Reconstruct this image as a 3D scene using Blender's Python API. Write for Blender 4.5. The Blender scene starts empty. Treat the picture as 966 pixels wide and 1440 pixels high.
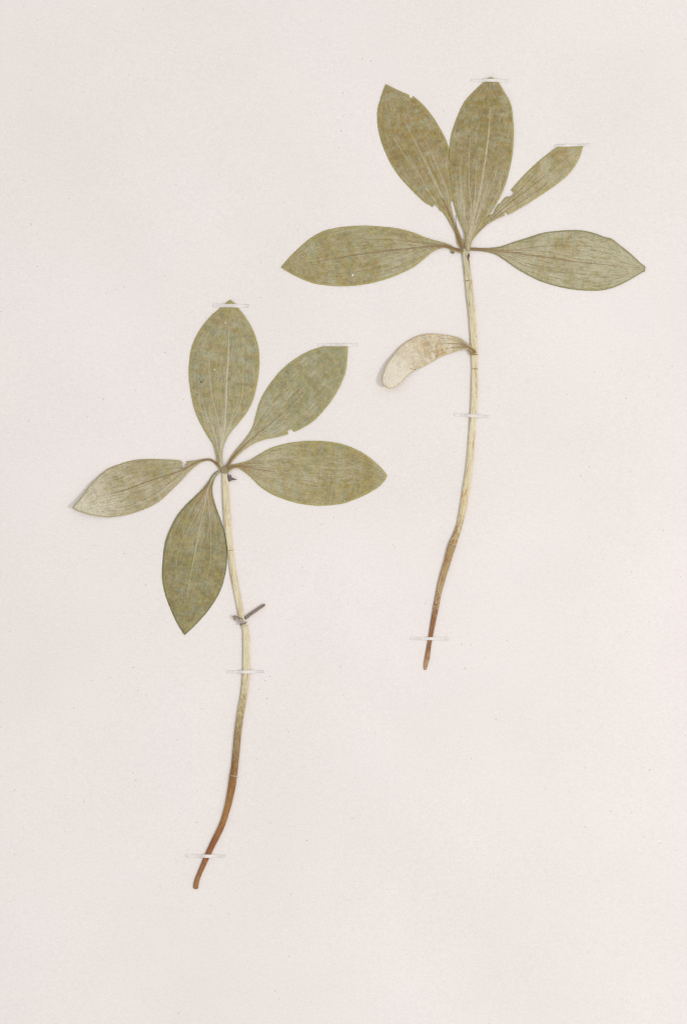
import bpy, bmesh, math, random
import numpy as np
from mathutils import Vector, geometry, noise as mn

random.seed(7)
SC = bpy.context.scene
COL = SC.collection
S = 0.0003                      # metres of sheet per picture unit: the sheet in view is about 29 x 43 cm
MM = 0.001

# ------------------------------------------------------------------ camera, world, lights, exposure
cam_d = bpy.data.cameras.new('camera')
cam = bpy.data.objects.new('camera', cam_d); COL.objects.link(cam)
cam.location = (0, 0, 1.10)
cam_d.sensor_fit = 'VERTICAL'; cam_d.sensor_height = 36.0
cam_d.lens = 36.0 * 1.10 / (1440 * S)
cam_d.clip_start = 0.01; cam_d.clip_end = 20
SC.camera = cam

world = bpy.data.worlds.new('World'); SC.world = world; world.use_nodes = True
bg = world.node_tree.nodes['Background']
bg.inputs[0].default_value = (1.0, 0.992, 0.988, 1); bg.inputs[1].default_value = 0.765

def area(name, loc, size, power, colour):
    d = bpy.data.lights.new(name, 'AREA'); d.shape = 'SQUARE'; d.size = size; d.energy = power; d.color = colour
    o = bpy.data.objects.new(name, d); COL.objects.link(o); o.location = loc
    o.rotation_euler = (-Vector(loc)).to_track_quat('-Z', 'Y').to_euler()
    return o
area('softbox_right', (1.14, -0.26, 1.25), 0.22, 8.9, (1.0, 0.985, 0.975))

SC.view_settings.view_transform = 'Standard'; SC.view_settings.look = 'None'
SC.view_settings.exposure = 0.0; SC.view_settings.gamma = 1.0
SC.view_settings.use_curve_mapping = False
SC.render.engine = 'CYCLES'
SC.cycles.use_denoising = True
SC.cycles.filter_width = 1.3

# ------------------------------------------------------------------ helpers
def lin(r, g, b):
    f = lambda c: ((c/255+0.055)/1.055)**2.4 if c > 10.3 else c/255/12.92
    return (f(r), f(g), f(b), 1.0)

def P(px, py, z=0.0): return Vector(((px-483)*S, (720-py)*S, z))

def paper_h(x, y):
    # gentle cockling of the sheet, and one soft buckle near its lower right
    fx = (x-.078)/.013; fy = (y+.178)/.022
    buckle = 1.3/(1+math.exp(-max(-30, min(30, fx))))*(1/(1+math.exp(max(-30, min(30, fy)))))
    return (mn.noise(Vector((x*7.0, y*7.0, 3.3)))*1.5 + mn.noise(Vector((x*19, y*19, 8.1)))*0.16 + buckle) * MM

def tag(o, label=None, cat=None, group=None, kind=None):
    if label: o['label'] = label
    if cat: o['category'] = cat
    if group: o['group'] = group
    if kind: o['kind'] = kind
    return o

class NT:
    """small helper to wire material nodes"""
    def __init__(self, name):
        self.m = bpy.data.materials.new(name); self.m.use_nodes = True
        self.t = self.m.node_tree; self.bsdf = self.t.nodes['Principled BSDF']
    def n(self, typ, **kw):
        nd = self.t.nodes.new(typ)
        for k, v in kw.items(): setattr(nd, k, v)
        return nd
    def put(self, sock, v):
        if isinstance(v, bpy.types.NodeSocket): self.t.links.new(v, sock)
        else: sock.default_value = v
    def attr(self, name):
        nd = self.n('ShaderNodeAttribute', attribute_type='GEOMETRY', attribute_name=name); return nd.outputs['Vector']
    def sep(self, v):
        nd = self.n('ShaderNodeSeparateXYZ'); self.put(nd.inputs[0], v); return nd.outputs
    def comb(self, x, y, z):
        nd = self.n('ShaderNodeCombineXYZ')
        for i, v in enumerate((x, y, z)): self.put(nd.inputs[i], v)
        return nd.outputs[0]
    def math(self, op, a, b=0.0, c=None, clamp=False):
        nd = self.n('ShaderNodeMath', operation=op, use_clamp=clamp)
        self.put(nd.inputs[0], a); self.put(nd.inputs[1], b)
        if c is not None: self.put(nd.inputs[2], c)
        return nd.outputs[0]
    def vmul(self, v, k):
        nd = self.n('ShaderNodeVectorMath', operation='MULTIPLY'); self.put(nd.inputs[0], v); self.put(nd.inputs[1], k); return nd.outputs[0]
    def noise(self, v, scale, detail=3, rough=0.55, dist=0.0):
        nd = self.n('ShaderNodeTexNoise'); self.put(nd.inputs['Vector'], v)
        nd.inputs['Scale'].default_value = scale; nd.inputs['Detail'].default_value = detail
        nd.inputs['Roughness'].default_value = rough; nd.inputs['Distortion'].default_value = dist
        return nd.outputs['Fac']
    def rng(self, v, a, b, c=0.0, d=1.0, smooth=True):
        nd = self.n('ShaderNodeMapRange', interpolation_type='SMOOTHSTEP' if smooth else 'LINEAR')
        self.put(nd.inputs['Value'], v)
        for k, x in (('From Min', a), ('From Max', b), ('To Min', c), ('To Max', d)): self.put(nd.inputs[k], x)
        return nd.outputs['Result']
    def mix(self, f, a, b, mode='MIX'):
        nd = self.n('ShaderNodeMix', data_type='RGBA', blend_type=mode)
        self.put(nd.inputs[0], f); self.put(nd.inputs[6], a); self.put(nd.inputs[7], b); return nd.outputs[2]
    def ramp(self, f, stops):
        nd = self.n('ShaderNodeValToRGB'); self.put(nd.inputs[0], f); cr = nd.color_ramp
        while len(cr.elements) < len(stops): cr.elements.new(0.5)
        for e, (p, c) in zip(cr.elements, stops): e.position = p; e.color = c
        return nd.outputs[0]
    def bump(self, h, dist, strength=1.0, normal=None):
        nd = self.n('ShaderNodeBump'); self.put(nd.inputs['Height'], h)
        nd.inputs['Distance'].default_value = dist; nd.inputs['Strength'].default_value = strength
        if normal is not None: self.put(nd.inputs['Normal'], normal)
        return nd.outputs[0]
    def scale_col(self, col, k):
        nd = self.n('ShaderNodeVectorMath', operation='SCALE'); self.put(nd.inputs[0], col); self.put(nd.inputs[3], k); return nd.outputs[0]
    def done(self, col, rough=0.8, spec=0.2, normal=None):
        self.put(self.bsdf.inputs['Base Color'], col); self.put(self.bsdf.inputs['Roughness'], rough)
        self.bsdf.inputs['Specular IOR Level'].default_value = spec
        if normal is not None: self.put(self.bsdf.inputs['Normal'], normal)
        return self.m

# ------------------------------------------------------------------ materials
def paper_material():
    k = NT('speckled_paper'); pos = k.n('ShaderNodeTexCoord').outputs['Object']
    base = k.mix(k.rng(k.noise(pos, 9, 2), .25, .75), lin(239, 232, 226), lin(240, 232, 229))
    big = k.math('MULTIPLY', k.rng(k.noise(pos, 22, 3), .3, .7, .988, 1.012, False), k.rng(k.noise(pos, 9.5, 3, .55), .3, .7, .974, 1.018, False))
    grain = k.rng(k.noise(pos, 1500, 2, .7), .25, .75, .94, 1.06, False)
    grain2 = k.rng(k.noise(k.vmul(pos, (1, 1.6, 1)), 420, 3, .6), .3, .7, .985, 1.015, False)
    col = k.scale_col(base, k.math('MULTIPLY', k.math('MULTIPLY', grain, big), grain2))
    def specks(scale, thr, size, tint, fac):
        nonlocal col
        v = k.n('ShaderNodeTexVoronoi'); k.put(v.inputs['Vector'], pos); v.inputs['Scale'].default_value = scale
        r = k.sep(v.outputs['Color'])
        on = k.math('GREATER_THAN', r[0], thr)
        rad = k.math('MULTIPLY', r[1], size)
        dot = k.rng(v.outputs['Distance'], k.math('MULTIPLY', rad, .5), rad, 1, 0)
        f = k.math('MULTIPLY', k.math('MULTIPLY', on, dot), k.math('MULTIPLY', r[2], fac), clamp=True)
        col = k.mix(f, col, tint)
    specks(230, .60, .105, lin(168, 156, 146), .55)
    specks(520, .86, .20, lin(160, 146, 134), .60)
    specks(210, .90, .10, lin(255, 254, 252), 1.0)
    # short fibres lying in the sheet
    w = k.n('ShaderNodeTexVoronoi', feature='DISTANCE_TO_EDGE'); k.put(w.inputs['Vector'], pos); w.inputs['Scale'].default_value = 330
    fib = k.math('MULTIPLY', k.rng(w.outputs['Distance'], 0, .05, 1, 0), k.rng(k.noise(pos, 260, 2), .58, .66))
    col = k.mix(k.math('MULTIPLY', fib, .13), col, lin(205, 192, 182))
    n1 = k.bump(k.noise(pos, 1300, 3, .6), .00005, .55)
    n2 = k.bump(k.noise(pos, 260, 3, .6), .00010, .45, n1)
    return k.done(col, .92, .12, n2)

OCHRE, SAGE, OLIVE = (162, 137, 84), (157, 157, 122), (156, 145, 84)
def leaf_material(name, olive=OLIVE, bleach_at=.66, edge_dark=.86, ochre=OCHRE, sage=SAGE, pale=(190, 182, 154), base=(142, 112, 76), bias=0.0,
                  pale_amt=.42, pale_tip=0.0, bleach=0.0, base_len=.10, gain=1.0, rim=(180, 169, 100), vein=None, streak_base=.55):
    k = NT(name); phys = k.attr('phys'); fan = k.attr('fan'); f = k.sep(fan); p = k.sep(phys)
    u, v, e = f[0], f[1], f[2]
    # bands across the blade, blotches, fine mottling
    band = k.noise(k.vmul(phys, (.34, .10, 1)), 1, 4, .66, .25)
    blot = k.noise(k.vmul(phys, (.42, .34, 1)), 1.3, 5, .68, .3)
    fine = k.noise(phys, 2.2, 4, .7)
    m = k.math('ADD', k.math('MULTIPLY', band, .95), k.math('ADD', k.math('MULTIPLY', blot, .85), k.math('MULTIPLY', fine, .5)))
    m = k.rng(m, 1.02 + bias, 1.25 + bias, 0, 1, False)
    col = k.mix(m, lin(*sage), lin(*ochre))
    # second pigment: yellow-olive patches
    ol = k.rng(k.noise(k.vmul(phys, (.22, .22, 1)), 1.2, 4, .62), .46, .62, 0, .75)
    col = k.mix(ol, col, lin(*olive))
    rus = k.rng(k.noise(phys, .55, 4, .7), .55, .70, 0, .6)
    col = k.mix(rus, col, lin(160, 126, 76))
    tau = k.rng(k.noise(k.vmul(phys, (1, 1, 3)), .55, 4, .7), .49, .64, 0, .5)
    col = k.mix(tau, col, lin(172, 157, 128))
    dap = k.rng(k.noise(k.vmul(phys, (.45, .28, 2)), 1.0, 5, .74), .33, .67, .73, 1.22, False)
    col = k.scale_col(col, dap)
    # pale surface streaks that run with the veins and fan out from the base
    st = k.noise(k.comb(k.math('MULTIPLY', p[0], .16), k.math('MULTIPLY', v, 15.0), p[2]), 1, 4, .68)
    st2 = k.noise(k.comb(k.math('MULTIPLY', p[0], .9), k.math('MULTIPLY', p[1], 6.0), p[2]), 1, 3, .6)
    near = k.rng(u, .0, .62, streak_base, 0.0)
    tipf = k.rng(u, .45, .95, 0.0, pale_tip)
    patch = k.rng(k.noise(phys, .12, 3, .6), .38, .66)
    amt = k.math('ADD', k.math('MULTIPLY', k.math('ADD', patch, .25), pale_amt*1.25), k.math('ADD', near, tipf))
    sf = k.math('MULTIPLY', k.rng(k.math('ADD', k.math('MULTIPLY', st, .5), k.math('ADD', k.math('MULTIPLY', st2, .3), k.math('MULTIPLY', fine, .25))), .44, .62), amt, clamp=True)
    col = k.mix(sf, col, lin(*pale))
    st3 = k.noise(k.comb(k.math('MULTIPLY', p[0], .05), k.math('MULTIPLY', v, 5.5), k.math('ADD', p[2], 40.0)), 1, 2, .5, .3)
    f3 = k.math('MULTIPLY', k.rng(st3, .50, .60), k.rng(u, .05, .70, .50, .0))
    col = k.mix(k.math('MULTIPLY', f3, k.rng(blot, .35, .6, .4, 1)), col, lin(*[min(255, c+8) for c in pale]))
    if bleach:
        bl = k.rng(k.math('ADD', u, k.math('MULTIPLY', blot, .7)), bleach_at, bleach_at+.46, 0, bleach)
        col = k.mix(bl, col, lin(232, 224, 206))
    # brown towards the stalk
    bs = k.math('MULTIPLY', k.rng(u, base_len*.4, base_len*2.0, 1, 0), k.rng(k.math('ABSOLUTE', v), .35, 1.05, 1, .45))
    col = k.mix(k.math('MULTIPLY', bs, .85), col, lin(*base))
    # fibres of the tissue: fine light and dark grain
    g1 = k.rng(k.noise(k.vmul(phys, (.8, 4.2, 1)), 1, 3, .7), .3, .7, .82, 1.17, False)
    g2 = k.rng(k.noise(phys, 3.6, 2, .7), .3, .7, .87, 1.13, False)
    # drying creases: darker thin marks
    dk = k.rng(st, .28, .42, .95, 1.0)
    # yellow rim of the blade
    rf = k.rng(k.math('ADD', e, k.math('MULTIPLY', fine, .5)), .55, 1.05, .8, 0)
    col = k.mix(rf, col, lin(*rim))
    rk = k.rng(e, .0, .20, edge_dark, 1.0)  # dark outline: margin pigment together with soft edge shade put into the colour
    vo = k.n('ShaderNodeTexVoronoi'); k.put(vo.inputs['Vector'], phys); vo.inputs['Scale'].default_value = .42
    r = k.sep(vo.outputs['Color'])
    sp = k.math('MULTIPLY', k.math('GREATER_THAN', r[0], .72), k.rng(vo.outputs['Distance'], .04, .12, .55, 0))
    col = k.mix(sp, col, lin(96, 80, 58))
    if vein:
        tint, strength = vein
        vf = k.math('MULTIPLY', k.rng(k.noise(phys, .33, 3, .6), .34, .54, .55, 1), strength)
        end = k.rng(e, 0, 1, 1, 1)
        col = k.mix(k.math('MULTIPLY', vf, k.math('MULTIPLY', end, k.rng(u, .6, .98, 1, .25))), col, lin(*tint))
    col = k.scale_col(col, k.math('MULTIPLY', k.math('MULTIPLY', g1, g2), k.math('MULTIPLY', k.math('MULTIPLY', rk, dk), gain)))
    b1 = k.bump(st, .00010, .40)
    b2 = k.bump(k.noise(phys, 3.0, 3, .7), .00007, .7, b1)
    return k.done(col, k.rng(blot, .3, .7, .62, .78), .28, b2)

def stem_material(name, stops, stain=.5):
    k = NT(name); phys = k.attr('phys'); f = k.sep(k.attr('fan')); p = k.sep(phys)
    t = k.math('ADD', f[0], k.math('MULTIPLY', k.math('SUBTRACT', k.noise(k.vmul(phys, (1, 1.6, 1)), .6, 5, .72), .5), .30))
    col = k.ramp(t, [(a, lin(*c)) for a, c in stops])
    st = k.noise(k.comb(k.math('MULTIPLY', p[0], .11), k.math('MULTIPLY', p[1], 2.6), p[2]), 1, 4, .65)
    col = k.scale_col(col, k.rng(st, .3, .7, .80, 1.15, False))
    ln = k.rng(k.noise(k.comb(k.math('MULTIPLY', p[0], .06), k.math('MULTIPLY', p[1], 4.2), p[2]), 1, 2, .5), .52, .64, 0, .5)
    col = k.mix(ln, col, k.scale_col(col, .66))
    sn = k.math('MULTIPLY', k.rng(k.noise(k.vmul(phys, (.16, .7, 1)), 1, 4, .68), .50, .66), stain)
    col = k.mix(sn, col, k.mix(1.0, col, lin(222, 176, 128), 'MULTIPLY'))
    vo = k.n('ShaderNodeTexVoronoi'); k.put(vo.inputs['Vector'], k.vmul(phys, (.5, 1, 1))); vo.inputs['Scale'].default_value = .8
    r = k.sep(vo.outputs['Color'])
    sp = k.math('MULTIPLY', k.math('GREATER_THAN', r[0], .86), k.rng(vo.outputs['Distance'], .08, .22, .6, 0))
    col = k.mix(sp, col, lin(110, 92, 66))
    col = k.scale_col(col, k.math('MULTIPLY', k.rng(k.noise(phys, 2.5, 3, .7), .3, .7, .88, 1.10, False), k.rng(f[1], -1.0, -.72, .55, 1.0)))  # fine grain, and a thin shadow line painted along the left edge
    b = k.bump(st, .00022, .9)
    return k.done(col, .55, .3, b)

def plain_material(name, a, b, scale=900, rough=.8):
    k = NT(name); pos = k.n('ShaderNodeTexCoord').outputs['Object']
    n = k.noise(pos, scale, 4, .65)
    return k.done(k.mix(k.rng(n, .35, .65), lin(*a), lin(*b)), rough, .2, k.bump(n, .0001, .8))

def tape_material():
    k = NT('gummed_linen_tape'); f = k.sep(k.attr('fan'))
    pos = k.n('ShaderNodeTexCoord').outputs['Object']
    n = k.noise(k.vmul(pos, (1, 3, 1)), 700, 3, .6)
    col = k.mix(k.rng(n, .35, .65), lin(236, 229, 224), lin(244, 238, 233))
    n0 = k.bump(n, .00005, .6)
    m = k.done(col, .8, .1, n0)
    al = k.rng(k.noise(pos, 240, 2, .5), .35, .62, .74, .96)
    k.put(k.bsdf.inputs['Alpha'], al)
    return m

# ------------------------------------------------------------------ curves
def catmull(pts, step, sharp_deg=48, closed=True, jitter=0.0):
    pts = [Vector((p[0], p[1])) for p in pts]; n = len(pts); out = []
    tang = []
    for i in range(n):
        if not closed and i in (0, n-1): tang.append(None); continue
        a, b, c = pts[i-1], pts[i], pts[(i+1) % n]
        d1, d2 = b-a, c-b
        ang = math.degrees(d1.angle(d2)) if d1.length > 1e-6 and d2.length > 1e-6 else 0
        if ang > sharp_deg: tang.append(None)
        else: tang.append((d1.normalized()*d2.length + d2.normalized()*d1.length).normalized())
    segs = n if closed else n-1
    for i in range(segs):
        a, b = pts[i], pts[(i+1) % n]; L = (b-a).length
        ta = tang[i]*L if tang[i] is not None else (b-a)
        tb = tang[(i+1) % n]*L if tang[(i+1) % n] is not None else (b-a)
        k = max(1, round(L/step))
        for j in range(k):
            t = j/k; t2, t3 = t*t, t*t*t
            q = a*(2*t3-3*t2+1)+ta*(t3-2*t2+t)+b*(-2*t3+3*t2)+tb*(t3-t2)
            if jitter and j: q = q + Vector((mn.noise(Vector((q.x*.35, q.y*.35, 1)))*jitter, mn.noise(Vector((q.x*.35, q.y*.35, 9)))*jitter))
            out.append(q)
    if not closed: out.append(pts[-1])
    return out

def mesh_from(name, verts, faces, mat, parent=None, attrs=None, smooth=True):
    me = bpy.data.meshes.new(name); root = parent
    while root is not None and root.parent is not None: root = root.parent
    off = root.location if root is not None else Vector((0, 0, 0))
    me.from_pydata([tuple(Vector(v)-off) for v in verts], [], faces)
    if attrs:
        for an, data in attrs.items():
            a = me.attributes.new(an, 'FLOAT_VECTOR', 'POINT'); a.data.foreach_set('vector', np.array(data, dtype=np.float32).ravel())
    me.materials.append(mat)
    if smooth: me.polygons.foreach_set('use_smooth', [True]*len(me.polygons))
    me.update()
    o = bpy.data.objects.new(name, me); COL.objects.link(o)
    if parent is not None: o.parent = parent
    return o

class Leaf:
    def __init__(self, outline, spine, layer=0.0, seed=0, lift=None, stalk_lift=.7, bulge=.30, wav=.22):
        self.out = catmull(outline, 1.5, jitter=.45)
        self.spine = catmull(spine, 2.0, closed=False)
        self.SP = np.array([(p.x, p.y) for p in self.spine]); seg = np.diff(self.SP, axis=0)
        self.cl = np.concatenate([[0], np.cumsum(np.hypot(seg[:, 0], seg[:, 1]))]); self.L = self.cl[-1]
        self.O = np.array([(p.x, p.y) for p in self.out])
        self.layer, self.seed, self.lift, self.sl, self.bulge, self.wav = layer, seed, lift, stalk_lift, bulge, wav
        sd = [self.sd(x, y) for x, y in self.O]
        nb = 48; self.W = {}
        for side in (1, -1):
            w = np.full(nb+1, 0.0)
            for s, d in sd:
                if d*side >= 0:
                    i = int(min(nb, max(0, s/self.L*nb))); w[i] = max(w[i], abs(d))
            idx = np.nonzero(w > 0)[0]
            w = np.interp(np.arange(nb+1), idx, w[idx]) if len(idx) else w+3
            w = np.convolve(np.pad(w, 1, mode='edge'), [.25, .5, .25], 'valid')
            self.W[side] = np.maximum(w, 1.2)
    def sd(self, x, y):
        A, B = self.SP[:-1], self.SP[1:]; d = B-A; q = np.array([x, y])-A
        L2 = (d*d).sum(1); t = (q*d).sum(1)/L2; tc = np.clip(t, 0, 1)
        c = A+d*tc[:, None]; r = np.array([x, y])-c; dist = np.hypot(r[:, 0], r[:, 1]); i = int(dist.argmin())
        tt = tc[i]
        if i == 0 and t[0] < 0: tt = t[0]
        if i == len(d)-1 and t[i] > 1: tt = t[i]
        ln = math.sqrt(L2[i]); cr = (d[i][0]*q[i][1]-d[i][1]*q[i][0])/ln
        return self.cl[i]+tt*ln, (cr if (i == 0 and t[0] < 0) or (i == len(d)-1 and t[i] > 1) else math.copysign(dist[i], cr if cr else 1))
    def coords(self, x, y):
        s, d = self.sd(x, y); u = s/self.L
        hw = np.interp(min(1, max(0, u))*48, np.arange(49), self.W[1 if d >= 0 else -1])
        return s, d, u, d/hw, hw
    def edge(self, x, y):
        A = self.O; B = np.roll(self.O, -1, 0); d = B-A; q = np.array([x, y])-A
        t = np.clip((q*d).sum(1)/np.maximum((d*d).sum(1), 1e-9), 0, 1); r = q-d*t[:, None]
        return float(np.hypot(r[:, 0], r[:, 1]).min())
    def z(self, x, y, c=None):
        s, d, u, vn, hw = c or self.coords(x, y)
        w = P(x, y); vv = min(1.0, abs(vn))
        h = .17 + self.layer*.6 + self.wav*mn.noise(Vector((x*.022, y*.022, self.seed*3.1))) \
            + .10*mn.noise(Vector((x*.07, y*.07, self.seed*1.7))) \
            + (1-vv**2)*min(.55, hw*S/MM*self.bulge) \
            + self.sl*math.exp(-max(0, s)*S/MM/7.0) \
            + .035*math.cos(vn*11)*(1-vv)
        if self.lift: h += self.lift(u, vn)
        return paper_h(w.x, w.y) + max(h, .10)*MM
    def inside(self, x, y):
        c = False; O = self.O; j = len(O)-1
        for i in range(len(O)):
            if (O[i][1] > y) != (O[j][1] > y) and x < (O[j][0]-O[i][0])*(y-O[i][1])/(O[j][1]-O[i][1])+O[i][0]: c = not c
            j = i
        return c
    def build(self, parent, mat, label):
        pts = [Vector((x, y)) for x, y in self.O]; n = len(pts)
        mnx, mny = self.O.min(0); mxx, mxy = self.O.max(0)
        step = 2.3; row = 0; y = mny
        from_edge = []
        A = self.O; B = np.roll(self.O, -1, 0)
        while y < mxy:
            x = mnx + (step/2 if row % 2 else 0)
            # all crossings of this scanline give the inside spans
            xs = sorted((B[i][0]-A[i][0])*(y-A[i][1])/(B[i][1]-A[i][1])+A[i][0] for i in range(n) if (A[i][1] > y) != (B[i][1] > y))
            while x < mxx:
                cnt = sum(1 for q in xs if q < x)
                if cnt % 2:
                    jx, jy = x+random.uniform(-.3, .3), y+random.uniform(-.3, .3)
                    if self.edge(jx, jy) > 1.1: pts.append(Vector((jx, jy)))
                x += step
            y += step*.866; row += 1
        res = geometry.delaunay_2d_cdt(pts, [(i, (i+1) % n) for i in range(n)], [], 1, 1e-5)
        V, F = res[0], res[2]
        verts, phys, fan = [], [], []
        for v in V:
            c = self.coords(v.x, v.y); e = self.edge(v.x, v.y)
            verts.append(P(v.x, v.y, self.z(v.x, v.y, c)))
            phys.append((c[0]*S/MM, c[1]*S/MM, self.seed*17.3)); fan.append((c[2], c[3], e*S/MM))
        # faces upward
        faces = []
        for f in F:
            a, b, c3 = (V[f[0]], V[f[1]], V[f[2]])
            area2 = (b.x-a.x)*(c3.y-a.y)-(b.y-a.y)*(c3.x-a.x)
            faces.append(tuple(f) if area2 < 0 else tuple(reversed(f)))
        # underside and rim give the blade its thickness
        th = .08*MM; m = len(verts); ec = {}
        for f in faces:
            for i in range(3):
                a, b = f[i], f[(i+1) % 3]
                ec[(a, b)] = 1
        rimf = [(b, a, a+m, b+m) for (a, b) in ec if (b, a) not in ec]
        verts2 = verts + [v-Vector((0, 0, th)) for v in verts]
        faces2 = faces + [tuple(reversed([i+m for i in f])) for f in faces] + rimf
        o = mesh_from('leaf', verts2, faces2, mat, parent, {'phys': phys*2, 'fan': fan*2})
        o['label'] = label
        self.obj = o
        return o
    def rib(self, name, pts, w0, w1, mat, h=.07):
        """a raised vein lying on the blade, tapering from w0 to w1 (picture units)"""
        line = catmull(pts, 2.5, closed=False); n = len(line)
        verts, phys, fan, faces = [], [], [], []
        for i, p in enumerate(line):
            t = (line[min(n-1, i+1)]-line[max(0, i-1)]).normalized(); nr = Vector((-t.y, t.x))
            f = i/(n-1); w = (w0+(w1-w0)*f)/2*(1+.25*mn.noise(Vector((p.x*.15, p.y*.15, 2))))
            if f > .93: w *= max(.15, (1-f)/.07)
            pm = p+nr*.35*mn.noise(Vector((p.x*.06, p.y*.06, 5)))
            for k, hh in ((-1, -.03), (-.55, h*.75), (0, h), (.55, h*.75), (1, -.03)):
                q = pm+nr*(k*w); c = self.coords(q.x, q.y)
                verts.append(P(q.x, q.y, self.z(q.x, q.y, c)+hh*MM))
                phys.append((c[0]*S/MM, c[1]*S/MM, self.seed*17.3)); fan.append((c[2], c[3], 3.0))
        for i in range(n-1):
            for k in range(4):
                a = i*5+k; faces.append((a, a+1, a+6, a+5))
        return mesh_from(name, verts, faces, mat, self.obj, {'phys': phys, 'fan': fan})

def tube(name, rows, mat, parent, seed=0, flat=.34, rz=.0, ns=18, step=2.0, ground=True, tmax=None, rough=.03):
    """rows = (left x, right x, y) edges of a pressed stem; an elliptic, slightly ribbed tube"""
    L = catmull([(a, y) for a, b, y in rows], step, 60, False); cen, wid = [], []
    cpts = [((a+b)/2, y) for a, b, y in rows]
    cum = [0]
    for i in range(1, len(cpts)): cum.append(cum[-1]+math.dist(cpts[i], cpts[i-1]))
    ws = []
    for i, (a, b, y) in enumerate(rows):
        i0, i1 = max(0, i-1), min(len(rows)-1, i+1)
        dx, dy = cpts[i1][0]-cpts[i0][0], cpts[i1][1]-cpts[i0][1]; ws.append((b-a)*abs(dy)/math.hypot(dx, dy) if abs(dy) > 1e-3 else (b-a))
    line = catmull(cpts, step, 60, False); n = len(line)
    cc = [0]
    for i in range(1, n): cc.append(cc[-1]+(line[i]-line[i-1]).length)
    return sweep(name, line, [float(np.interp(c/cc[-1]*cum[-1], cum, ws)) for c in cc], mat, parent, seed, flat, rz, ns, rough)

def sweep(name, line, widths, mat, parent, seed=0, flat=.42, rz=0.0, ns=18, rough=.03, zf=None, caps=True):
    n = len(line); verts, phys, fan, faces = [], [], [], []; s = 0
    tot = sum((line[i]-line[i-1]).length for i in range(1, n))
    prof = []
    for i, p in enumerate(line):
        if i: s += (line[i]-line[i-1]).length
        t = (line[min(n-1, i+1)]-line[max(0, i-1)]).normalized(); nr = Vector((t.y, -t.x))
        if nr.x < 0: nr = -nr
        w = widths[i]/2; hz = w*S*flat*2*.5
        w0 = P(p.x, p.y); zc = paper_h(w0.x, w0.y)+hz+(.05+rz)*MM if zf is None else paper_h(w0.x, w0.y)+zf(i/(n-1))*MM
        for k in range(ns):
            a = 2*math.pi*k/ns; ca, sa = math.cos(a), math.sin(a)
            rr = 1+rough*mn.noise(Vector((ca*2.2+seed, sa*2.2, s*.03)))*2+rough*.8*mn.noise(Vector((ca*5+seed, sa*5, s*.12)))
            # boxier than an ellipse: flattened by pressing
            ex = math.copysign(abs(ca)**.8, ca)*w*rr; ez = math.copysign(abs(sa)**.8, sa)*hz*rr
            q = p+nr*ex; verts.append(P(q.x, q.y, zc+ez))
            phys.append((s*S/MM, ex*S/MM, seed*11.1)); fan.append((s/tot, ca, 0))
        prof.append((p, w, zc+hz))
    for i in range(n-1):
        for k in range(ns):
            a, b = i*ns+k, i*ns+(k+1) % ns
            faces.append((a, a+ns, b+ns, b))
    if caps:
        faces.append(tuple(range(ns))); faces.append(tuple(reversed(range((n-1)*ns, n*ns))))
    o = mesh_from(name, verts, faces, mat, parent, {'phys': phys, 'fan': fan}); o['_'] = 0; del o['_']
    bm = bmesh.new(); bm.from_mesh(o.data); bmesh.ops.recalc_face_normals(bm, faces=bm.faces); bm.to_mesh(o.data); bm.free()
    return o, prof

def joint(stem, prof, y, mat, length=1.6, grow=1.05, tilt=0.0):
    """thin ring where two lengths of the stem meet"""
    i = min(range(len(prof)), key=lambda k: abs(prof[k][0].y-y)); p, w, top = prof[i]
    q = prof[min(len(prof)-1, i+2)][0]; d = (q-prof[max(0, i-2)][0]).normalized()
    line = [p+d*(length*(j/4-.5)) for j in range(5)]
    ws = [2*w*g*grow for g in (.94, 1.0, 1.03, 1.0, .94)]
    return sweep('stem_joint', line, ws, mat, stem, seed=y*.01, flat=.36, ns=16, rough=.05)[0]

def flat_scrap(name, outline, mat, parent, z=.5, th=.2, wob=.25, label=None):
    """a small dried scale with thickness"""
    o2 = catmull(outline, 1.0, jitter=.2); n = len(o2)
    res = geometry.delaunay_2d_cdt([Vector(p) for p in o2], [(i, (i+1) % n) for i in range(n)], [], 1, 1e-5)
    cx = sum(p.x for p in o2)/n; cy = sum(p.y for p in o2)/n
    V = list(res[0]); m = len(V); verts = []
    for v in V:
        w = P(v.x, v.y); verts.append(P(v.x, v.y, paper_h(w.x, w.y)+(z+wob*mn.noise(Vector((v.x*.3, v.y*.3, 4))))*MM))
    F = []
    for f in res[2]:
        a, b, c3 = (V[f[0]], V[f[1]], V[f[2]])
        F.append(tuple(f) if (b.x-a.x)*(c3.y-a.y)-(b.y-a.y)*(c3.x-a.x) < 0 else tuple(reversed(f)))
    ec = {(f[i], f[(i+1) % 3]) for f in F for i in range(3)}
    faces = F+[tuple(reversed([i+m for i in f])) for f in F]+[(b, a, a+m, b+m) for a, b in ec if (b, a) not in ec]
    o = mesh_from(name, verts+[v-Vector((0, 0, th*MM)) for v in verts], faces, mat, parent, smooth=False)
    if label: o['label'] = label
    return o

# ------------------------------------------------------------------ the sheet
nx, ny, X, Y = 230, 280, 0.46, 0.56
vs = [((i/nx*2-1)*X, (j/ny*2-1)*Y) for j in range(ny+1) for i in range(nx+1)]
sheet = mesh_from('paper_background', [(x, y, paper_h(x, y)) for x, y in vs],
                  [(j*(nx+1)+i, j*(nx+1)+i+1, (j+1)*(nx+1)+i+1, (j+1)*(nx+1)+i) for j in range(ny) for i in range(nx)], paper_material())
sheet.modifiers.new('thickness', 'SOLIDIFY').thickness = .0004
tag(sheet, kind='structure')

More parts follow.
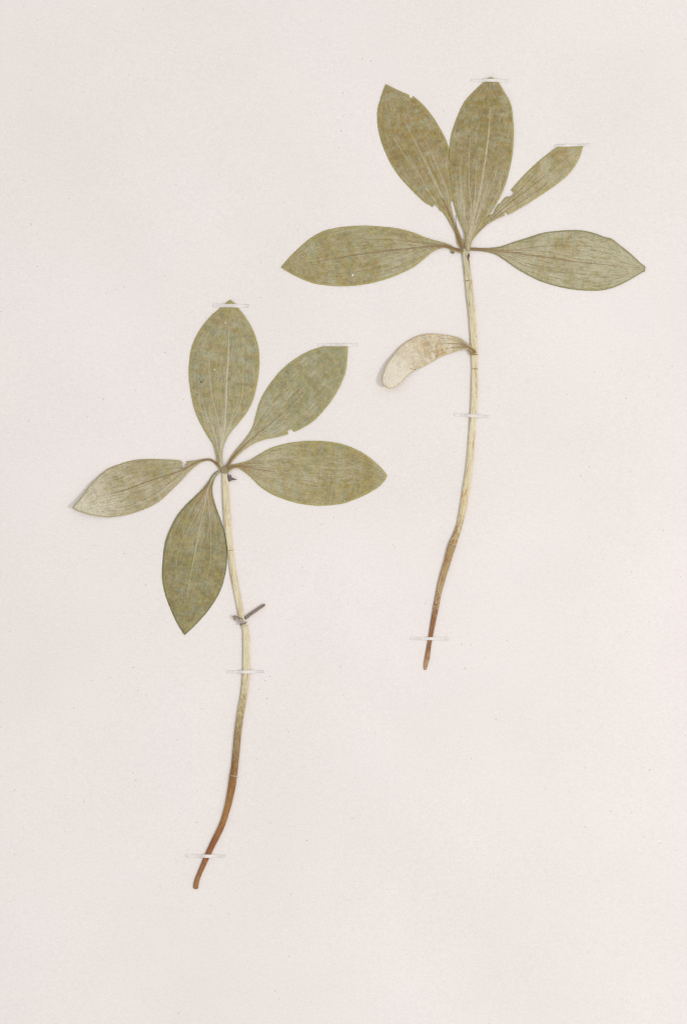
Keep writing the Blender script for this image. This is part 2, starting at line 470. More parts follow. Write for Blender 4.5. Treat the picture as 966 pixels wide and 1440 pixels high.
# ------------------------------------------------------------------ stem, scale and vein materials
M_stem_r = stem_material('straw_stem', [(0, (206, 198, 166)), (.06, (210, 203, 170)), (.16, (226, 214, 178)), (.42, (232, 222, 188)), (.60, (226, 211, 170)), (.655, (205, 188, 146)),
                                    (.70, (176, 146, 100)), (.76, (186, 158, 112)), (.82, (190, 166, 122)), (.855, (156, 114, 78)), (.91, (150, 106, 70)), (.96, (166, 122, 84)), (1, (190, 160, 116))], .7)
M_stem_l = stem_material('straw_to_russet_stem', [(0, (226, 217, 182)), (.10, (228, 217, 182)), (.3, (230, 219, 184)), (.47, (228, 218, 184)), (.54, (205, 192, 150)),
                                    (.60, (176, 156, 116)), (.66, (162, 136, 98)), (.70, (150, 108, 66)), (.74, (154, 108, 62)), (.80, (172, 128, 72)), (.86, (154, 102, 58)), (.91, (144, 86, 52)), (.95, (162, 112, 66)), (1, (162, 120, 76))], .5)
M_joint_pale = plain_material('pale_joint', (196, 180, 138), (158, 136, 98))
M_joint_dark = plain_material('brown_joint', (140, 112, 78), (176, 160, 128))
M_scar = plain_material('grey_membrane', (150, 140, 132), (192, 184, 176), 1500)
M_purple = plain_material('dried_purple_scale', (96, 84, 84), (128, 112, 106), 1500)
M_stub = plain_material('taupe_stub', (122, 104, 94), (158, 142, 130), 1500)
M_fibre = plain_material('grey_thread', (120, 112, 96), (150, 142, 124))
M_fleck = plain_material('white_fleck', (232, 228, 216), (218, 212, 198))
M_smudge = plain_material('dark_smudge', (100, 98, 80), (122, 116, 92), 2500)
M_tape = tape_material()

def plant(x, y, label):
    o = bpy.data.objects.new('pressed_plant', None); COL.objects.link(o); w = P(x, y); w.z = paper_h(w.x, w.y)
    o.location = w; o.empty_display_size = .01
    return tag(o, label, 'pressed plant', 'pressed plants mounted on the sheet')

def fleck(leaf, x, y, r, mat, name='fleck'):
    ang = [random.uniform(.6, 1.2) for _ in range(7)]
    z = (leaf.z(x, y)-paper_h(P(x, y).x, P(x, y).y))/MM+.06
    flat_scrap(name, [(x+math.cos(k*.9)*r*ang[k], y+math.sin(k*.9)*r*ang[k]*.8) for k in range(7)], mat, leaf.obj, z, .05, .02)

def veins(leaf, mid, sides, m_mid, m_side, w=(3.0, .9), ws=(1.6, .9)):
    leaf.rib('midrib', mid, w[0], w[1], m_mid, .10)
    for s in sides: leaf.rib('side_vein', s, ws[0], ws[1], m_side, .05)

# ================================================================== the plant on the right
R = plant(597, 942, 'taller pressed plant at the upper right, with a withered cream leaf halfway down its stem')
stem_rows_r = [(649, 659.4, 350), (649.4, 659.8, 360), (650.6, 660.4, 370), (653, 663, 395), (655.5, 665.8, 420), (658, 668, 440), (659.6, 669.6, 462), (660.8, 670.6, 480),
    (661.6, 671.4, 497), (662.6, 671.2, 519), (662, 671.4, 540), (661.2, 671.4, 565), (660.4, 669.6, 584), (658.6, 667.6, 610), (656.8, 666, 635), (653.6, 663, 665),
    (649.6, 659.6, 690), (646.4, 656, 712), (641.4, 650, 738), (635.5, 645.4, 754), (628.9, 640.6, 769), (623.2, 633.5, 791), (617.2, 626.9, 812), (612, 619.9, 837),
    (608.8, 617, 853), (604.8, 611.8, 878), (600.6, 606.4, 905), (596.8, 603.8, 926), (595.2, 600.8, 937), (596, 599.4, 942)]
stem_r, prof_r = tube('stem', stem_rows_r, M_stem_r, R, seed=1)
stem_r['label'] = 'straw coloured stem turning brown at its lower end'
joint(stem_r, prof_r, 395, M_joint_pale); joint(stem_r, prof_r, 519, M_joint_pale, 1.4); joint(stem_r, prof_r, 498, M_joint_dark, 1.4, 1.03)
joint(stem_r, prof_r, 768, M_joint_dark, 1.8, 1.03); joint(stem_r, prof_r, 853, M_joint_pale, 1.4, 1.02)

# leaf A
A_out = [(542.4, 118.8), (559.6, 126.8), (575, 133.4), (575.6, 137.4), (579.4, 138.4), (580.9, 135.3), (591.9, 144.7), (606.8, 162), (619.3, 181.9), (628, 199.3), (633.5, 218), (636, 245),
    (637, 264), (636.8, 280), (633.2, 286.3), (635.6, 297), (637.6, 307), (641.5, 317.3), (647, 331), (651.6, 344), (650.4, 350), (646.2, 347.4), (639, 327.3), (629.2, 308.6), (619.3, 295), (613, 288.8),
    (610.4, 288.4), (607.4, 291.7), (605, 289), (601.4, 287.5), (589.4, 277.6), (574.5, 262.7), (562.1, 249), (549.7, 230.4), (539.8, 209.3), (533.5, 189.4), (530.6, 167), (531, 154.6), (534.8, 139.7), (539.8, 124.8)]
A_sp = [(649.5, 349), (641, 325), (634.2, 306), (621.7, 278.8), (606.8, 246.5), (594.4, 221.7), (579.5, 191.9), (562, 157), (543, 119.5)]
mA = leaf_material('leaf_ochre_banded', gain=.95, ochre=(158, 132, 76), olive=(154, 138, 76), bias=-.045, pale_amt=.35, streak_base=.3)
A = Leaf(A_out, A_sp, .1, 1); A.build(R, mA, 'leaf leaning up and to the left, edge nicked near the tip')
vA = leaf_material('vein_pale_on_ochre', bias=-.03, vein=((192, 180, 146), .65)); vAb = leaf_material('vein_brown_on_ochre', bias=-.03, vein=((134, 108, 72), .7))
A.rib('midrib', A_sp[:4], 5.2, 2.4, vAb, .16)
A.rib('midrib', A_sp[3:8], 2.6, 1.1, vA, .09)
for s in ([(619.3, 297), (603, 270), (588, 245), (568, 218), (551, 190)], [(640, 318), (633, 290), (626, 262), (616, 238), (604, 208)], [(613, 284), (596, 262), (580, 247)]):
    A.rib('side_vein', s, 1.8, .9, vA, .05)

# leaf C (below B)
C_out = [(819.4, 206.2), (812.6, 225), (802, 241.5), (784, 258), (760, 274.6), (739, 288), (713.8, 302.8), (713.4, 299), (710.6, 297.6), (708, 300.8), (709.4, 303.4), (704.5, 305.2), (691, 312), (676, 324), (664.5, 337.6), (656.8, 349),
    (653.6, 347.5), (663.5, 330), (676.5, 316.6), (690, 302.4), (693, 302), (697, 293), (701.3, 286.6), (704, 287.4), (705.6, 283.6), (711.6, 277.2), (717.9, 276.8), (721.6, 274.2), (722.4, 271.8), (720.4, 268.9), (717.4, 268.4), (730, 253.6), (751, 232.5), (772, 215.4), (784, 207.4), (802, 206.8)]
C_sp = [(655.5, 348), (664, 334), (679, 319.6), (700, 300), (718, 285), (745, 264), (775, 240), (800, 219), (818, 207)]
mC = leaf_material('leaf_narrow_silvery', gain=1.04, bias=.0, pale_amt=1.1, base=(168, 150, 116), streak_base=.7, pale=(186, 177, 147))
Cl = Leaf(C_out, C_sp, .3, 3, bulge=.24); Cl.build(R, mC, 'narrow silvery leaf pointing up right with torn notched edges and a straight cut tip')
vC = leaf_material('vein_taupe', pale_amt=.8, vein=((140, 118, 88), .6))
veins(Cl, C_sp[:8], [[(680, 316), (705, 291), (730, 268), (760, 236)], [(690, 311), (715, 294), (745, 276), (780, 250)]], vC, vC, (3, .7))

# leaf B
B_out = [(690, 109.2), (693.5, 110.6), (698.8, 114.8), (708.7, 129.8), (717.4, 145.9), (721, 169.5), (721.9, 189.4), (720.4, 214.2), (716, 239), (707.5, 266.4), (696.3, 288.8), (683.9, 307.4), (671.4, 326), (663, 340), (660, 352),
    (655, 353.5), (653, 347), (652.8, 328.5), (646.6, 313.6), (640.4, 296.2), (637, 281.3), (634.2, 261.4), (632.4, 239), (631.9, 214.2), (633.7, 194.3), (637.9, 178.2), (645.3, 158.3), (654, 142.2), (666.5, 128.5), (680, 115.6), (686, 111)]
B_sp = [(657.3, 352), (658.6, 336), (664, 313.6), (670.2, 288.8), (676.4, 259), (680.5, 234), (685, 201.8), (688, 170), (690, 140), (690, 109)]
mB = leaf_material('leaf_ochre_upright', gain=.95, bias=-.05, olive=(150, 136, 78), pale_amt=.35, ochre=(154, 130, 76), base=(168, 152, 118), streak_base=.75)
B = Leaf(B_out, B_sp, .45, 2); B.build(R, mB, 'broad leaf standing straight up under a strip near its tip')
vB = leaf_material('vein_pale_upright', bias=-.02, vein=((198, 186, 158), .85)); vBd = leaf_material('vein_pinkish_upright', vein=((196, 182, 156), .85))
veins(B, B_sp[:9], [[(658, 345), (662, 320), (662, 290), (659, 262), (659, 225), (661, 190)], [(659, 343), (671.4, 308.6), (683.9, 276.3), (692, 258), (698.8, 236)],
    [(656, 345), (656.6, 325), (652, 296), (648, 262), (646, 230)], [(660, 340), (668, 312), (677, 285), (687, 252)], [(661, 332), (666, 300), (668, 262), (670, 220)]], vB, vBd, (4.2, 1.3), (1.9, .9))

# leaf D
D_out = [(659, 348.4), (676, 348.9), (690, 348.7), (701.5, 347.5), (718, 342), (739, 335.5), (760, 328.6), (781, 325.3), (802, 324), (820, 324.7), (835, 328), (850, 333.7), (856, 335), (871, 345), (889, 359.5), (901, 370.6), (906.8, 375), (905.7, 382.4),
    (902.5, 383), (898, 385.8), (886, 393), (868, 402), (850, 407.6), (826, 408.8), (802, 406.7), (778, 401.6), (757, 394.6), (739, 385.6), (724, 376.6), (709, 366), (697, 358.6), (685, 355), (673, 353.4), (659, 352.6)]
D_sp = [(659, 350.5), (676, 351.2), (694, 352.8), (718, 355.6), (745, 359), (775, 363), (814, 369), (850, 372.7), (880, 376), (906, 379)]
mD = leaf_material('leaf_bleached_green', bias=.035, pale_amt=.95, pale_tip=.9, pale=(190, 182, 154), sage=(160, 161, 127), ochre=(164, 144, 96), base=(160, 130, 88), base_len=.12, streak_base=.5, rim=(146, 140, 90))
D = Leaf(D_out, D_sp, .15, 4); D.build(R, mD, 'broad leaf lying out to the right, paler grey green towards its tip')
vD = leaf_material('vein_reddish', pale_amt=.6, vein=((140, 108, 82), .55)); vDs = leaf_material('vein_brownish_fine', pale_amt=.6, vein=((142, 114, 88), .5))
veins(D, D_sp[:9], [[(694, 351.5), (718, 352.6), (742, 349), (766, 346.3), (810, 346), (855, 350)], [(700, 355.5), (718, 362), (736, 369), (762, 377), (800, 385)],
    [(706, 352), (745, 353), (785, 355)], [(697, 355), (720, 365.5), (745, 377), (772, 388)]], vD, vDs, (3.6, .9), (1.3, .6))

# leaf E
E_out = [(395.4, 375.6), (404.8, 364.5), (420.4, 349), (439, 333.5), (457.6, 324.2), (479.4, 319.5), (504.2, 317.6), (532, 318.3), (557, 321), (578.8, 326.6), (600.5, 335), (619, 340.3), (633, 344.6), (640, 348.8), (651, 350.4), (650, 355.6), (647, 356.5), (641.5, 353.6),
    (637, 355.4), (634, 352.2), (628.4, 349.4), (617.6, 350), (608.3, 354.2), (597.4, 363), (581.9, 375.4), (563.2, 384.7), (541.5, 393), (519.8, 398.7), (504.2, 401.2), (482.5, 402.6), (457.6, 401.2), (439, 398), (423.5, 391.9), (408, 384)]
E_sp = [(651, 353), (640, 350.8), (628.4, 347), (603.6, 347), (578.8, 349.6), (541.5, 353.7), (504, 358.3), (467, 364.5), (429.7, 370), (396, 375.6)]
mE = leaf_material('leaf_olive_left', gain=1.0, bias=-.025, pale_amt=.5, ochre=(158, 138, 84), base=(138, 112, 72), base_len=.10, streak_base=.45)
E = Leaf(E_out, E_sp, .15, 5); E.build(R, mE, 'broad olive leaf lying out to the left with a small white fleck')
vE = leaf_material('vein_purple_brown', vein=((134, 104, 80), .6)); vEs = leaf_material('vein_brown_thin', vein=((140, 114, 84), .5))
veins(E, E_sp[:9], [[(626, 345.5), (603.6, 343.6), (572.5, 339.7), (541.5, 337.2), (504, 338)], [(620, 348), (597, 351), (566, 364.5), (529, 377), (485.6, 386)], [(610, 350), (590, 359), (560, 374), (520, 386)]], vE, vEs, (4.2, .9), (1.2, .6))
fleck(E, 496, 387.4, 2.2, M_fleck)
flat_scrap('torn_scale', [(634, 351), (639, 353.5), (638.4, 356.4), (635.6, 357.4), (633.4, 355)], M_stub, R, .8, .3)

# leaf F, withered
F_out = [(670.4, 496.8), (663.4, 489), (655.6, 482.3), (647.7, 476.4), (635.9, 472.5), (620, 470.3), (602.4, 469.6), (592.6, 471), (576.9, 477.4), (563, 487.2), (551.3, 501), (542.5, 514.7), (538.5, 524.6), (536.2, 534.4), (538, 542.6),
    (546.4, 547), (555.2, 545.6), (563.1, 539.3), (571.5, 530), (580.5, 522.8), (585.5, 519.8), (592.6, 516.7), (608.3, 508.8), (620, 501.6), (632, 497.4), (645.7, 493.2), (657.5, 491.8), (665, 494.6)]
F_sp = [(668, 495), (658, 488.5), (645, 484), (625, 483.5), (605, 487), (585, 496), (568, 508), (553, 524), (544, 546)]
mF = leaf_material('leaf_withered_cream', edge_dark=1.0, olive=(186, 158, 104), bleach_at=.74, ochre=(182, 150, 98), sage=(218, 207, 182), pale=(224, 215, 192), bias=.03, bleach=.85, pale_amt=.35, base=(128, 100, 58), base_len=.13, rim=(206, 188, 148), gain=1.0, streak_base=.2)
Fl = Leaf(F_out, F_sp, .2, 6, lift=lambda u, v: 3.0*max(0, min(1, (u-.50)/.5))**1.6, stalk_lift=1.3, wav=.6); Fl.build(R, mF, 'withered cream leaf curling up off the sheet halfway down the stem')
vF = leaf_material('vein_withered', ochre=(160, 136, 92), sage=(186, 178, 148), vein=((142, 112, 66), .3))
veins(Fl, F_sp[:4], [[(655, 486), (640, 479), (620, 476)], [(655, 489.5), (640, 489), (625, 491.5)]], vF, vF, (3.2, .8))
Fl.rib('crease', [(585, 520), (580, 519.4), (575, 517.4)], .9, .7, plain_material('tear_line', (120, 106, 76), (140, 124, 92)), .08)
flat_scrap('leaf_sheath', [(657.5, 491.5), (663.6, 493.5), (670.4, 496.4), (666, 498), (661.6, 500.6), (659.4, 496)], plain_material('tan_sheath', (176, 156, 110), (148, 122, 78)), R, 1.35, .25)
# thread, dark scars at the top node
ln = catmull([(641.5, 319), (640.4, 311), (641.6, 304), (643, 302)], 1.2, closed=False); sweep('loose_fibre', ln, [.75]*len(ln), M_fibre, R, ns=6, zf=lambda t: .6)
flat_scrap('bract_scar', [(656.6, 357), (659.6, 357.2), (660, 361), (658.4, 365), (659.6, 368), (657.6, 366), (656.4, 361)], M_purple, stem_r, 1.15, .3)

# ================================================================== the plant on the left
Lp = plant(275.5, 1249, 'shorter pressed plant at the lower left, its stem turning russet towards the foot')
stem_rows_l = [(312, 320.4, 660), (312.3, 320.8, 672), (312.8, 322.6, 690), (313.4, 323.6, 708), (315.2, 325, 734), (317.6, 326.6, 755), (320.4, 328.7, 776), (324.2, 333, 809), (328.2, 336.8, 829), (331.9, 340.6, 848), (336, 344.4, 868), (338.6, 347.4, 876),
    (341, 349.8, 886), (341.4, 351.4, 900), (341.5, 352, 920), (341.5, 351.6, 940), (340.4, 350.3, 957), (338.8, 348.8, 972), (335.5, 345.6, 992), (332.5, 342.1, 1011), (329.3, 339.2, 1036), (327.2, 337, 1060), (325.2, 335, 1080), (323, 333.6, 1091),
    (321.2, 331.6, 1105), (318.4, 328.2, 1122), (314.8, 324, 1138), (308.4, 317.4, 1159), (298.8, 308.2, 1179), (288.6, 297, 1201), (282.8, 290.6, 1215), (277.6, 284.6, 1228), (273.2, 280.4, 1240), (272.2, 279.2, 1247.6), (272.8, 278.8, 1249.2), (274.2, 277.4, 1250.2)]
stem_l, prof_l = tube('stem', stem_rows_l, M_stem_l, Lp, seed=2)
stem_l['label'] = 'cream stem turning orange brown towards its foot'
joint(stem_l, prof_l, 775, M_joint_pale, 1.2, 1.01); joint(stem_l, prof_l, 882, plain_material('cream_joint', (226, 216, 186), (206, 192, 156), 1400), 4.5, 1.08); joint(stem_l, prof_l, 876, M_joint_dark, 1.8, 1.08); joint(stem_l, prof_l, 1091, plain_material('silvery_joint', (150, 118, 80), (204, 192, 172), 1500), 1.8, 1.03)
joint(stem_l, prof_l, 664, M_joint_dark, 4.0, 1.0)

G_out = [(324, 421.6), (328.5, 424.9), (335.3, 433), (343, 442.8), (351.8, 456.4), (358.6, 471), (363.4, 487.5), (365, 505), (364, 524.4), (360.9, 543.9), (355.7, 563.3), (347.9, 578.9), (335.3, 595.4), (323.6, 609), (316.8, 621.6), (313.4, 633.3), (313.2, 648.8), (316.2, 661),
    (311.6, 662), (306.4, 650.8), (304.2, 639), (299.3, 623.6), (291.5, 611.9), (281.8, 594.4), (275, 578.9), (270, 559.4), (267.2, 540), (265.9, 520.5), (267.2, 503), (271, 485.5), (277.9, 470), (286.7, 456.4), (298.3, 442.8), (310, 433), (318.7, 425.3)]
G_sp = [(314, 661), (310.6, 647), (312.3, 623.6), (315.8, 600), (317.8, 575), (318.7, 547.7), (320, 520.5), (321.6, 493.3), (322, 464), (323.6, 437), (324, 422)]
mG = leaf_material('leaf_sage_upright', bias=.0, pale_amt=.45, sage=(153, 155, 122), ochre=(157, 138, 88), base=(156, 140, 106), streak_base=.8)
G = Leaf(G_out, G_sp, .2, 7); G.build(Lp, mG, 'broad upright leaf under a strip near its tip, with a small dark smudge')
vG = leaf_material('vein_white', vein=((200, 192, 168), .85)); vGs = leaf_material('vein_grey', vein=((198, 190, 166), .8))
veins(G, G_sp[:10], [[(309, 640), (311, 612), (307, 590.5), (300.3, 565), (295.4, 536), (294.4, 493.3)], [(313, 622), (325.5, 594.4), (337, 573), (341, 551.6), (343, 525)],
    [(308, 640), (303, 612), (292, 586), (284, 560)], [(312, 630), (319, 606), (328, 585)]], vG, vGs, (4.2, 1.3), (1.8, .9))
G.rib('crease', [(272, 486), (290, 493), (320, 504), (345, 516), (362, 521)], 1.5, 1.2, leaf_material('crease_pale', bias=.1, vein=((164, 164, 134), .55)), .03)
fleck(G, 316.8, 454, 1.1, M_fleck); fleck(G, 301.6, 520, 1.3, M_fleck)
for a, b, r in ((283.5, 537, 2.0), (286.5, 534.8, 1.3), (281.4, 534, 1.0), (277.5, 555, 1.2)): fleck(G, a, b, r, M_smudge, 'dark_spot')

H_out = [(489, 487), (488, 506.2), (486, 521.8), (479.5, 539.9), (467.9, 560.6), (455, 577.4), (439.4, 593), (423.9, 602.5), (413.8, 607.4), (411.6, 604.4), (407.6, 603.6), (404.0, 606.4), (405.4, 610.5), (390.2, 614.4), (374.7, 617.5), (359.2, 622.7), (346.2, 630.5), (335.9, 639.5), (325.5, 651), (319.4, 661),
    (315.6, 660), (322.6, 646), (333.8, 630.5), (346.8, 615), (354.8, 602), (360.5, 583.9), (365.6, 565.8), (374.7, 547.6), (385, 533.4), (398, 519), (413.5, 506.2), (431.6, 495.4), (447.2, 489.4), (457.5, 487.3), (473, 486.9)]
H_sp = [(317.4, 660.5), (326, 646), (343.6, 627.2), (361.8, 611), (387.6, 590.3), (408.3, 571), (426.5, 551.5), (455, 523), (475, 503), (488, 488)]
mH = leaf_material('leaf_grey_green_slanting', bias=.055, pale_amt=.6, sage=(150, 152, 118), ochre=(156, 142, 96), base=(160, 136, 106), base_len=.12, streak_base=.8)
H = Leaf(H_out, H_sp, .3, 8); H.build(Lp, mH, 'leaf slanting up to the right with a flat tip under a strip and one notch below')
vH = leaf_material('vein_brown_slanting', vein=((136, 110, 84), .6)); vHs = leaf_material('vein_pale_slanting', vein=((182, 172, 146), .7))
veins(H, H_sp[:7], [[(348, 620), (362, 592), (375, 568), (392, 545), (412, 525)], [(362, 611), (400.6, 590), (421, 579), (438, 568)], [(346, 622), (366, 600), (382, 580), (402, 555)], [(440, 580), (452, 566), (458, 550)]], vH, vHs, (3.4, .8), (1.3, .7))

I_out = [(318, 659.4), (325.5, 654.2), (333.3, 652.3), (348.8, 648.6), (364.3, 639.5), (379.9, 630.5), (398, 624.8), (418.7, 621.4), (439.4, 620), (460, 620.9), (478.2, 624), (496.3, 630), (511.9, 638.2), (527.4, 649.9), (539, 661.5), (543.9, 668), (542.4, 673), (535.2, 682.2),
    (522.2, 691.3), (504, 700.3), (483.4, 707.6), (465.3, 710.4), (444.6, 711), (421.3, 708), (400.6, 702.4), (382.5, 695), (366.9, 684.8), (354, 671.9), (343.6, 663.4), (334.6, 658.4), (328, 659.4), (321, 664), (317.6, 664)]
I_sp = [(318.6, 661.5), (327, 656.6), (336, 655.6), (361.8, 660), (387.6, 663.6), (426.5, 666.7), (465, 668.8), (506.7, 669.3), (543, 668.5)]
mI = leaf_material('leaf_ochre_right', bias=-.04, pale_amt=.5, ochre=(160, 142, 88), base=(146, 114, 80), base_len=.12, streak_base=.45)
I = Leaf(I_out, I_sp, .1, 9); I.build(Lp, mI, 'broad leaf lying out to the right with a rounded point')
vI = leaf_material('vein_faded_brown', vein=((140, 112, 84), .65)); vIs = leaf_material('vein_silver', vein=((190, 182, 154), .7))
veins(I, I_sp[:5], [[(343, 654), (374.7, 652.4), (405.8, 647), (439.4, 644.7), (465, 646)], [(352, 660), (375, 668), (400, 677), (439, 685), (468, 686)], [(348, 658), (368, 666), (392, 680)], [(400, 664), (430, 667), (465, 668), (500, 669)]], vI, vIs, (4, .9), (1.2, .7))
I.rib('crease', [(471, 624), (469, 645), (466, 668), (464, 690), (462, 709)], 1.0, .9, leaf_material('crease_brown', vein=((134, 116, 78), .45)), .05)

J_out = [(102.8, 713.6), (114.8, 699.5), (124.7, 685.8), (137, 672.2), (152, 659.8), (169.4, 652.3), (186.8, 647.3), (209.2, 645.6), (229, 646), (244, 646.8), (255, 648.4), (257.8, 651.2), (255.0, 652.8), (258.2, 655), (254.6, 659.4), (262.6, 656.8), (261.0, 653.5), (264.0, 651.2), (262.4, 649.0), (273.8, 647.8), (286.2, 645.4), (296, 644.8), (304.8, 649.3), (311, 654.4), (315.4, 659),
    (313, 662), (309, 659.8), (303, 652.8), (295, 648.2), (287.5, 648.8), (276.3, 654.8), (266.3, 663.5), (253.9, 677), (239, 692), (226.6, 703.2), (211.7, 712.4), (194.3, 719.4), (174.4, 724.8), (154.5, 727.3), (139.6, 726.3), (122.2, 722.4), (109.8, 718)]
J_sp = [(314, 660.5), (307, 653.6), (296, 646.6), (286, 647), (273, 652), (261.4, 658.7), (239, 667.2), (209, 677), (179.4, 688.3), (149.6, 697), (125, 706), (103, 713.6)]
mJ = leaf_material('leaf_faded_tip', edge_dark=1.0, bleach=.7, bleach_at=1.02, bias=.03, pale_amt=.65, pale_tip=.95, pale=(200, 190, 164), ochre=(168, 148, 102), sage=(160, 156, 124), base=(132, 104, 68), base_len=.10, rim=(178, 164, 118), streak_base=.2)
J = Leaf(J_out, J_sp, .2, 10, lift=lambda u, v: 2.0*max(0, min(1, (u-.6)/.4))**1.8); J.build(Lp, mJ, 'leaf reaching out to the left on a bent stalk, torn near its base, faded tip lifting')
vJ = leaf_material('vein_dark_brown', vein=((132, 104, 78), .65)); vJs = leaf_material('vein_thin_brown', vein=((144, 122, 92), .55))
veins(J, J_sp[:10], [[(256, 657.6), (229, 659.8), (204, 662.7), (174, 667)], [(262, 660), (247, 672), (225, 690), (200, 704)], [(250, 663), (225, 678), (195, 694)]], vJ, vJs, (3.4, .8), (1.2, .6))

K_out = [(310.6, 661.4), (305.6, 662.6), (300, 667), (294.4, 675.6), (286.9, 686), (275.6, 697), (262.5, 709.4), (251.3, 722.5), (240, 743), (233.4, 760), (230, 778.8), (228.4, 797.5), (228.4, 812.5), (230.6, 827.5), (235.3, 844.4), (242.8, 863), (251.3, 880), (259.9, 893.2), (266.3, 887.5), (279.4, 874.4), (292.5, 859.4), (302.8, 844.4),
    (311.3, 827.5), (316.9, 808.8), (319.3, 790), (319.7, 775), (317.8, 758), (314, 741.3), (307.5, 722.5), (301.9, 705.6), (299, 692.5), (299.6, 681.3), (302.8, 671.9), (308.4, 665.4), (312, 663.4)]
K_sp = [(310.4, 662.6), (303, 667.6), (297, 677), (292, 690), (289.7, 701.9), (284, 730), (277.5, 762), (271, 795.6), (266.3, 820), (262.5, 846), (260.6, 874), (259.8, 893)]
mK = leaf_material('leaf_deep_olive', bias=.0, pale_amt=.25, ochre=(147, 130, 76), sage=(147, 147, 114), base=(168, 128, 86), base_len=.15, gain=.94, rim=(130, 130, 82), streak_base=.45)
K = Leaf(K_out, K_sp, .1, 11); K.build(Lp, mK, 'darker green leaf hanging down beside the stem to a sharp point')
vK = leaf_material('vein_white_on_olive', sage=(147, 147, 114), vein=((186, 180, 150), .75)); vKs = leaf_material('vein_pinkish', sage=(147, 147, 114), vein=((184, 170, 142), .8))
veins(K, K_sp[:10], [[(290, 696), (283, 710), (275.6, 724), (262, 750), (252, 772), (247.5, 799)], [(292, 692), (295.3, 724), (296.8, 752.5), (296.3, 786), (290.6, 818)], [(291, 690), (284, 704), (272, 724)]], vK, vKs, (3.2, .9), (1.7, 1.0))
K.rib('crease', [(291, 686.4), (294, 687.8), (298, 688.4)], 1, .8, M_joint_dark, .06)

# dark bract, broken stub and node remnants
flat_scrap('bract', [(321.2, 665.6), (322.4, 669.5), (325.2, 667.6), (325.8, 671.6), (328.6, 672.4), (333.8, 674.6), (328.5, 675), (322.2, 677.4), (320.6, 673), (320.2, 669)], M_purple, stem_l, .9, .35, label='dark purple brown dried bract with pointed tips')
ln = catmull([(344.6, 870), (350, 865.4), (358, 859.8), (366, 854.2), (372.8, 850)], 1.5, closed=False)
stub, _ = sweep('broken_stalk', ln, [3.6, 4.4]+[4.6-.8*i/len(ln) for i in range(len(ln)-4)]+[3.4, 2.6], M_stub, Lp, ns=10, flat=.5, zf=lambda t: .75)
stub['label'] = 'short grey brown broken leaf stalk'
flat_scrap('node_membrane', [(327.4, 866.6), (330.6, 865), (334, 866.4), (337, 868), (341, 869), (342.4, 872), (345.6, 876), (342.4, 878.4), (338.4, 879), (336.4, 875.4), (333, 873.6), (330.2, 871)], M_scar, stem_l, 1.45, .2, .35)
flat_scrap('node_membrane', [(327.4, 866.8), (331, 864.8), (336, 867.4), (341.6, 869.4), (341, 870.6), (335, 869), (331.6, 867.2), (330, 868.4), (331.8, 872.2), (330.2, 871.4)], M_stub, stem_l, 1.62, .2, .2)
flat_scrap('node_membrane', [(336.6, 878.4), (340, 875.6), (343.4, 876.6), (346.4, 876.4), (346, 878), (341.6, 877.8), (338.4, 880)], M_stub, stem_l, 1.66, .2, .2)
flat_scrap('bud', [(311.4, 658), (314, 655.8), (317, 657.4), (319.2, 656.6), (320.6, 661), (321.6, 664.8), (318.2, 665.4), (314, 665), (311.2, 662)], plain_material('taupe_bud', (138, 122, 96), (164, 150, 118), 1800), Lp, 1.62, .5, .3)

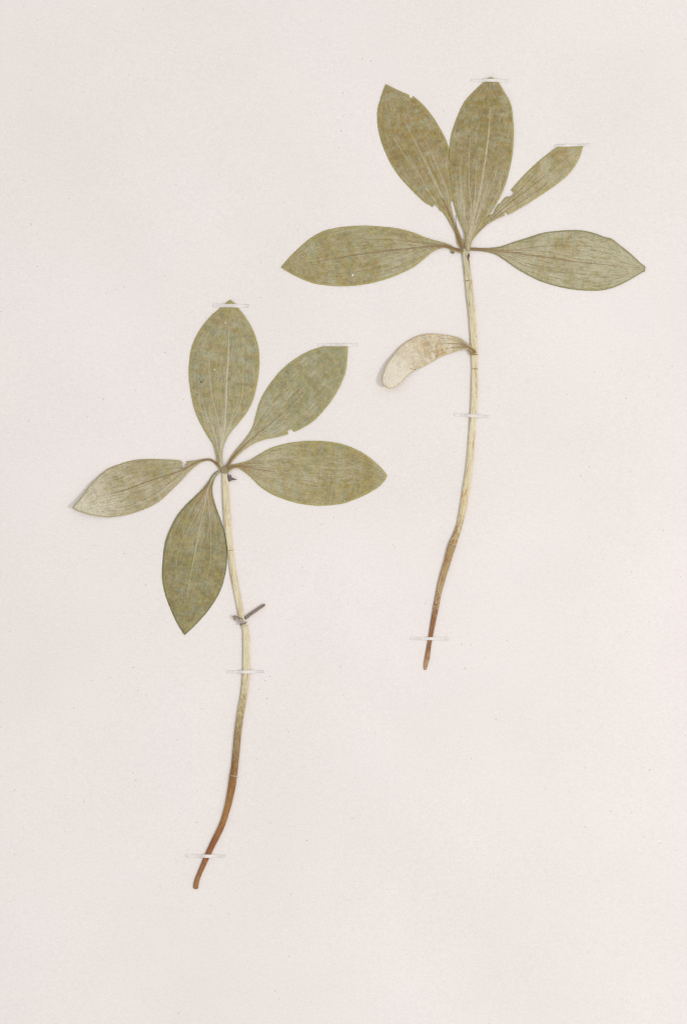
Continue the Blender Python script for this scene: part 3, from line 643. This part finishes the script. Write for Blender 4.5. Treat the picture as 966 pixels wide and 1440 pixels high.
# ------------------------------------------------------------------ strips that hold the plants down
leaves = [A, B, Cl, D, E, Fl, G, H, I, J, K]
def tape(x0, y0, x1, y1, w, label):
    n, m = 72, 5; hs = []
    def ground(x, y):
        h = paper_h(P(x, y).x, P(x, y).y)
        for l in leaves:
            mn_, mx_ = l.O.min(0), l.O.max(0)
            if mn_[0]-1 < x < mx_[0]+1 and mn_[1]-1 < y < mx_[1]+1 and l.inside(x, y): h = max(h, l.z(x, y))
        for prof in (prof_r, prof_l):
            for p, ww, top in prof:
                if abs(p.y-y) < 1.2 and abs(p.x-x) < ww*1.1: h = max(h, top-(abs(p.x-x)/ww)**3*.0003)
        return h
    H_ = np.zeros((m+1, n+1)); XY = {}
    for j in range(m+1):
        for i in range(n+1):
            t = i/n; x = x0+(x1-x0)*t; y = y0+(y1-y0)*t+(j/m-.5)*w
            y += .25*mn.noise(Vector((x*.2, j*.3, y0)))
            if i in (0, n): x += .5*mn.noise(Vector((j*1.7, x0, 1)))
            XY[j, i] = (x, y); H_[j, i] = ground(x, y)
    H_[:] = H_.max(0)[None, :]*.6+H_*.4
    dx = abs(x1-x0)/n*S; base = H_.copy()
    for i in range(1, n+1): H_[:, i] = np.maximum(H_[:, i], H_[:, i-1]-.30*dx)
    for i in range(n-1, -1, -1): H_[:, i] = np.maximum(H_[:, i], H_[:, i+1]-.30*dx)
    verts = [P(*XY[j, i], H_[j, i]+.10*MM) for j in range(m+1) for i in range(n+1)]
    q = len(verts); F = [(j*(n+1)+i, (j+1)*(n+1)+i, (j+1)*(n+1)+i+1, j*(n+1)+i+1) for j in range(m) for i in range(n)]
    o = mesh_from('mounting_strip', verts, F, M_tape, None, {'fan': [(0, 0, 0)]*q})
    md = o.modifiers.new('thickness', 'SOLIDIFY'); md.thickness = .00005; md.offset = -1
    return tag(o, label, 'paper strip', 'narrow white strips holding the plants to the sheet')
tape(661.5, 113.0, 717, 113.8, 4.2, 'narrow white strip across the tip of the upright leaf of the taller plant')
tape(779, 205.4, 829, 203.6, 3.6, 'narrow white strip at the cut tip of the narrow torn leaf at the upper right')
tape(638, 583.2, 687.5, 586.2, 4.2, 'faint white strip across the straw stem below the withered cream leaf')
tape(576.5, 898, 631, 898.2, 4.4, 'narrow white strip across the brown lower end of the taller plant')
tape(299, 429.4, 350.5, 430.4, 5.0, 'narrow white strip across the tip of the upright leaf of the shorter plant')
tape(446.5, 485.4, 504, 485.0, 4.0, 'narrow white strip along the flat tip of the slanting leaf of the shorter plant')
tape(319, 945.2, 371.5, 944.4, 4.2, 'faint white strip across the cream stem just below the broken stalk')
tape(261, 1203.4, 317, 1204.2, 4.6, 'narrow white strip across the russet foot of the shorter plant')
